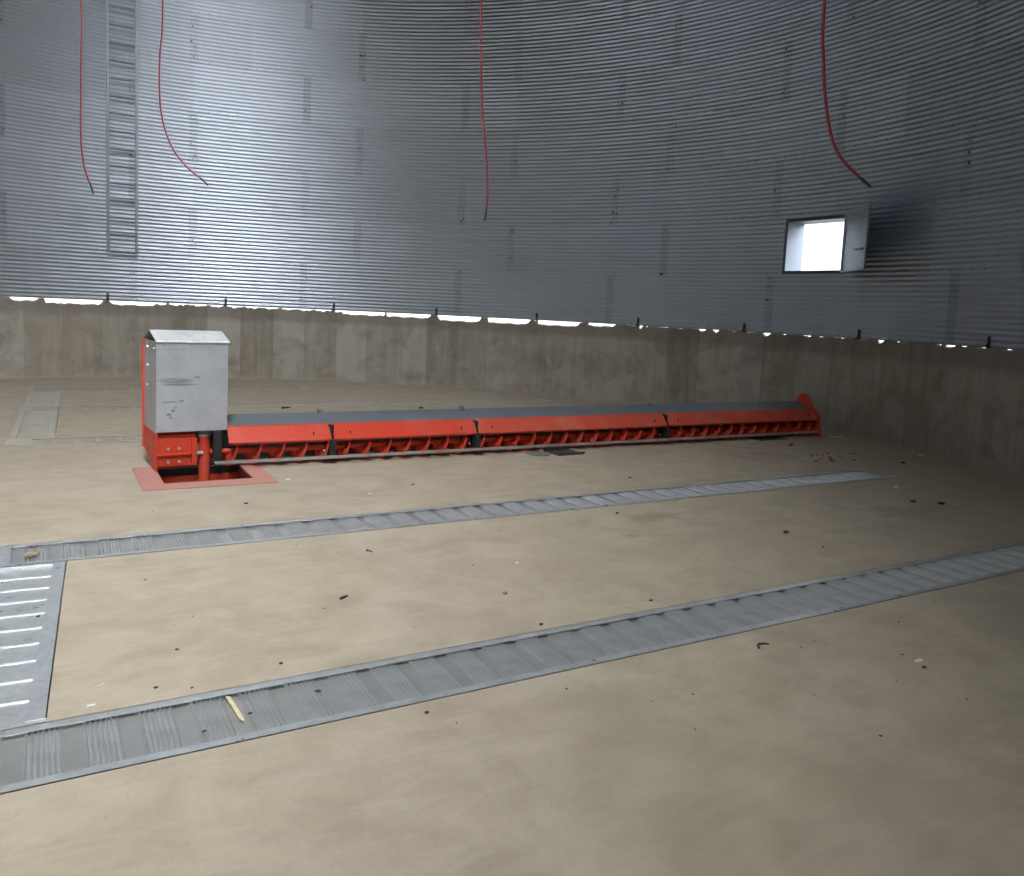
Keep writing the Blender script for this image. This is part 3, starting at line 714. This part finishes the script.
items = [
    (twig(.055, M['dirt'], .05, .007), 344, 598.5, .5, 0, 'short dark twig alone in the middle of the front floor bay', 'twig'),
    (crumb(.018, M['tan'], .8, 1), 505, 594, .3, 0, 'tan crumb right of the dark twig on the front floor bay', 'debris'),
    (twig(.05, M['dirt'], .2, .004), 369, 552, -.9, 0, 'thin dark twig in the front bay close to the second grating', 'twig'),
    (chip(.028, .014, M['paper']), 517, 563, .2, 0, 'tiny white chip above the tan crumb in the front bay', 'chip'),
    (crumb(.014, M['dirt'], .7, 2), 541, 625, .2, 0, 'dark crumb just above the far rail of the foreground grating', 'debris'),
    (crumb(.013, M['dirt'], .7, 3), 651, 601, .2, 0, 'dark crumb on the floor near the middle of the foreground grating', 'debris'),
    (crumb(.026, M['dirt'], .8, 4), 786, 533, 1.0, 0, 'largest dark crumb, alone on the right part of the front bay', 'debris'),
    (twig(.085, M['dirt'], .35, .005), 764, 647, .2, 0, 'curved dark twig below the foreground grating on the right', 'twig'),
    (crumb(.011, M['dirt'], .7, 5), 427, 713, .2, 0, 'dark crumb on the near floor below the foreground grating', 'debris'),
    (crumb(.011, M['dirt'], .7, 6), 281, 664, .2, 0, 'dark crumb on the floor above the left part of the foreground grating', 'debris'),
    (crumb(.010, M['dirt'], .7, 7), 156, 688, .2, 0, 'dark crumb right of the two pale chips at lower left', 'debris'),
    (crumb(.010, M['dirt'], .7, 8), 177, 650, .2, 0, 'dark crumb higher up, right of the pale chips at lower left', 'debris'),
    (chip(.042, .009, M['straw']), 101, 686, .75, 0, 'upper of two pale wood chips at lower left of the floor', 'chip'),
    (chip(.032, .010, M['paper']), 91, 706, .1, 0, 'lower of two pale wood chips at lower left of the floor', 'chip'),
    (chip(.23, .016, M['straw']), 235, 708, -1.5, ZP, 'long pale wood splinter lying on the foreground grating', 'chip'),
    (crumb(.014, M['dirt'], .5, 9), 318, 691, .2, ZP, 'dark crumb lying on the foreground grating right of the splinter', 'debris'),
    (crumb(.010, M['dirt'], .5, 10), 250, 713, .2, ZP, 'small dark crumb on the foreground grating touching the splinter end', 'debris'),
    (crumb(.010, M['dirt'], .5, 11), 204, 731, .2, ZP, 'small dark crumb on the foreground grating left of the splinter', 'debris'),
    (crumb(.012, M['dirt'], .5, 12), 38, 614.5, .2, -.012, 'upper dark crumb on the cover strip at left edge', 'debris'),
    (crumb(.011, M['dirt'], .5, 13), 42.5, 653.5, .2, -.012, 'lower dark crumb on the cover strip at left edge', 'debris'),
    (crumb(.045, M['tan'], .7, 14), 32, 556, .5, ZP, 'clump of tan grain dust on the second grating at left edge', 'debris'),
    (chip(.22, .05, M['paper'], 'paper_scrap'), 836, 437, -.6, 0, 'white paper scrap at the wall foot beside the auger end', 'paper'),
    (chip(.10, .05, M['paper'], 'paper_scrap'), 921, 455, .2, 0, 'small white paper scrap at the foot of the right wall', 'paper'),
    (chip(.09, .04, M['paper'], 'paper_scrap'), 896, 487, .3, 0, 'pale scrap on the floor below the right end of the second grating', 'paper'),
    (crumb(.04, M['dirt'], .6, 15), 791, 445.5, .2, 0, 'dark crumb on the floor in front of the auger end', 'debris'),
    (chip(.11, .03, M['paper'], 'paper_scrap'), 752, 441.5, .1, 0, 'small pale scrap in front of the last auger cover', 'paper'),
    (crumb(.04, M['dirt'], .6, 16), 903, 463.5, .2, 0, 'dark crumb between the second grating and the right wall', 'debris'),
    (crumb(.034, M['dirt'], .5, 17), 913, 502, .2, 0, 'left of two dark clumps on the floor right of the second grating', 'debris'),
    (crumb(.040, M['dirt'], .5, 18), 941, 504, .2, 0, 'right of two dark clumps on the floor right of the second grating', 'debris'),
    (crumb(.012, M['dirt'], .7, 19), 823, 547.5, .2, 0, 'dark crumb close above the right part of the foreground grating', 'debris'),
    (chip(.06, .022, M['paper'], 'paper_scrap'), 919, 661, .1, 0, 'pale sliver on the bare floor at lower right', 'paper'),
    (crumb(.013, M['dirt'], .7, 20), 924, 668, .1, 0, 'dark crumb beside the pale sliver at lower right', 'debris'),
    (chip(.05, .018, M['paper'], 'wood_chip'), 370, 494, .1, 0, 'small pale chip on the floor in front of the auger, left of centre', 'chip'),
    (crumb(.02, M['tan'], .7, 21), 413, 485, .2, 0, 'tan crumb on the floor in front of the second auger cover', 'debris'),
    (chip(.045, .02, M['paper'], 'wood_chip'), 288, 479.5, .1, 0, 'small white chip right of the pink pit plate', 'chip'),
    (crumb(.016, M['dirt'], .7, 22), 246, 504, .1, 0, 'dark crumb on the floor below the pink pit plate', 'debris'),
    (crumb(.016, M['dirt'], .7, 23), 617, 513.5, .1, 0, 'dark crumb just below the middle of the second grating', 'debris'),
    (crumb(.018, M['dirt'], .7, 24), 630, 478, .1, 0, 'dark crumb on the floor between auger and second grating', 'debris'),
    (crumb(.045, M['dirt'], .6, 25), 421, 408.5, .1, 0, 'dark crumb on the floor behind the second auger cover', 'debris'),
    (twig(.14, M['dirt'], .1, .012), 286, 408.5, .4, 0, 'dark stick lying behind the first auger cover', 'twig'),
]
for (o, x, y, rz, z, lab, cat) in items: tag(place(o, x, y, rz, z), lab, cat)
rnd = random.Random(3)
proto = crumb(.022, M['rust'], .6, 40)
for i in range(26):
    o = proto if i == 0 else proto.copy()
    if i: COL.objects.link(o)
    place(o, 832 + rnd.gauss(0, 11), 459 + rnd.gauss(0, 2.6), rnd.random() * 6); s = rnd.uniform(.35, .9); o.scale = (s * 1.5, s * 1.5, s)
    tag(o, 'reddish crumb in the scatter near the right end of the second grating', 'debris', 'reddish crumbs scattered by the grating end')
proto = crumb(.011, M['dirt'], .6, 41); n = 0
while n < 45:
    x, y = rnd.uniform(80, 990), rnd.uniform(462, 740); p = on_floor(x, y)
    if any(v0 - .05 < p.y < v1 + .05 for (_, _, _, v0, v1, _, _) in LONG) or p.x < -1.0 or (p.x < .7 and p.y > -1.0) or math.hypot(p.x, p.y) > 8.3: continue
    o = proto if n == 0 else proto.copy()
    if n: COL.objects.link(o)
    place(o, x, y, rnd.random() * 6); s = rnd.uniform(.3, .75); o.scale = (s, s, s); n += 1
    tag(o, 'tiny dark speck of dirt on the bare concrete floor', 'debris', 'tiny specks scattered over the floor')
# flat pieces half under the auger
m = MB(); m.box(-.18, .18, -.15, .15, 0, .008); m.box(-.18, .18, -.15, -.142, .008, .03); m.box(-.18, .18, .142, .15, .008, .03)
o = m.build('dark_plate', M['tray'], None, .002); tag(o, 'flat dark steel tray on the floor under the third auger cover', 'plate'); place(o, 564, 452.8, .05)
m = MB(); m.tube([(0, 0, 0), (0, 0, .010)], .14, 28); m.tube([(0, 0, .010), (0, 0, .018)], .03, 12)
o = m.build('steel_disc', M['disc']); tag(o, 'flat grey round lid on the floor beside the dark tray under the auger', 'lid'); place(o, 538, 454.0, .2)
m = MB(); m.box(-.26, .26, -.12, .12, 0, .008); m.box(-.24, .24, -.10, .10, .008, .0095)  # thin plate added to draw a dark patch on the floor
o = m.build('dark_plate', M['tray'], None, .002); tag(o, 'thin dark plate added over a dark floor patch under the last auger cover', 'plate'); place(o, 768, 438.6, .0)

# ------------------------------------------------------------------ daylight
world = bpy.data.worlds.new('overcast_sky'); scene.world = world; world.use_nodes = True
nt = world.node_tree; bg = nt.nodes['Background']; bg.inputs[0].default_value = (0.91, 0.96, 1.0, 1); bg.inputs[1].default_value = 1.0
tc = nt.nodes.new('ShaderNodeTexCoord'); dp = nt.nodes.new('ShaderNodeVectorMath'); dp.operation = 'DOT_PRODUCT'
dp.inputs[1].default_value = Vector((0.20, -0.60, 0.77)).normalized()       # sky made brighter on this side to light the left floor more
mr = nt.nodes.new('ShaderNodeMapRange'); mr.inputs[1].default_value = 0.52; mr.inputs[2].default_value = 0.92
mr.inputs[3].default_value = 0.08; mr.inputs[4].default_value = 1.3; mr.interpolation_type = 'SMOOTHSTEP'
nt.links.new(tc.outputs['Generated'], dp.inputs[0]); nt.links.new(dp.outputs['Value'], mr.inputs[0]); nt.links.new(mr.outputs[0], bg.inputs[1])
def portal(name, T, sx, sy):
    l = bpy.data.lights.new(name, 'AREA'); l.shape = 'RECTANGLE'; l.size = sx; l.size_y = sy
    o = bpy.data.objects.new(name, l); COL.objects.link(o); o.matrix_world = T; l.cycles.is_portal = True
oa = math.radians(sum(OPEN_AZ) / 2); orr = sum(OPEN_R) / 2
portal('daylight_portal_roof', Matrix.Translation((orr * math.cos(oa), orr * math.sin(oa), roof_z(OPEN_R[0]) + .1)) @ Matrix.Rotation(oa, 4, 'Z'), 6.6, 5.0)
def inward(az, r, z):
    a = math.radians(az); d = Vector((-math.cos(a), -math.sin(a), 0))
    X = Vector((0, 0, 1)).cross(d); Y = Vector((0, 0, 1)); Mx = Matrix((X, Y, -d)).transposed().to_4x4(); Mx.translation = Vector(cyl(az, r, z)); return Mx
portal('daylight_portal_door', inward(sum(DOOR_AZ) / 2, 8.88 + ADDED_TUNNEL, DOOR_H / 2), 1.55, DOOR_H)
portal('daylight_portal_hatch', inward(sum(WIN_AZ) / 2, 8.98, sum(WIN_Z) / 2), 1.06, .78)

scene.view_settings.view_transform = 'Standard'; scene.view_settings.look = 'None'
scene.view_settings.gamma = 1.0; scene.view_settings.use_curve_mapping = False
scene.view_settings.exposure = 4.88
scene.cycles.max_bounces = 16; scene.cycles.diffuse_bounces = 8; scene.cycles.glossy_bounces = 8
scene.cycles.sample_clamp_indirect = 6.0; scene.cycles.caustics_reflective = True
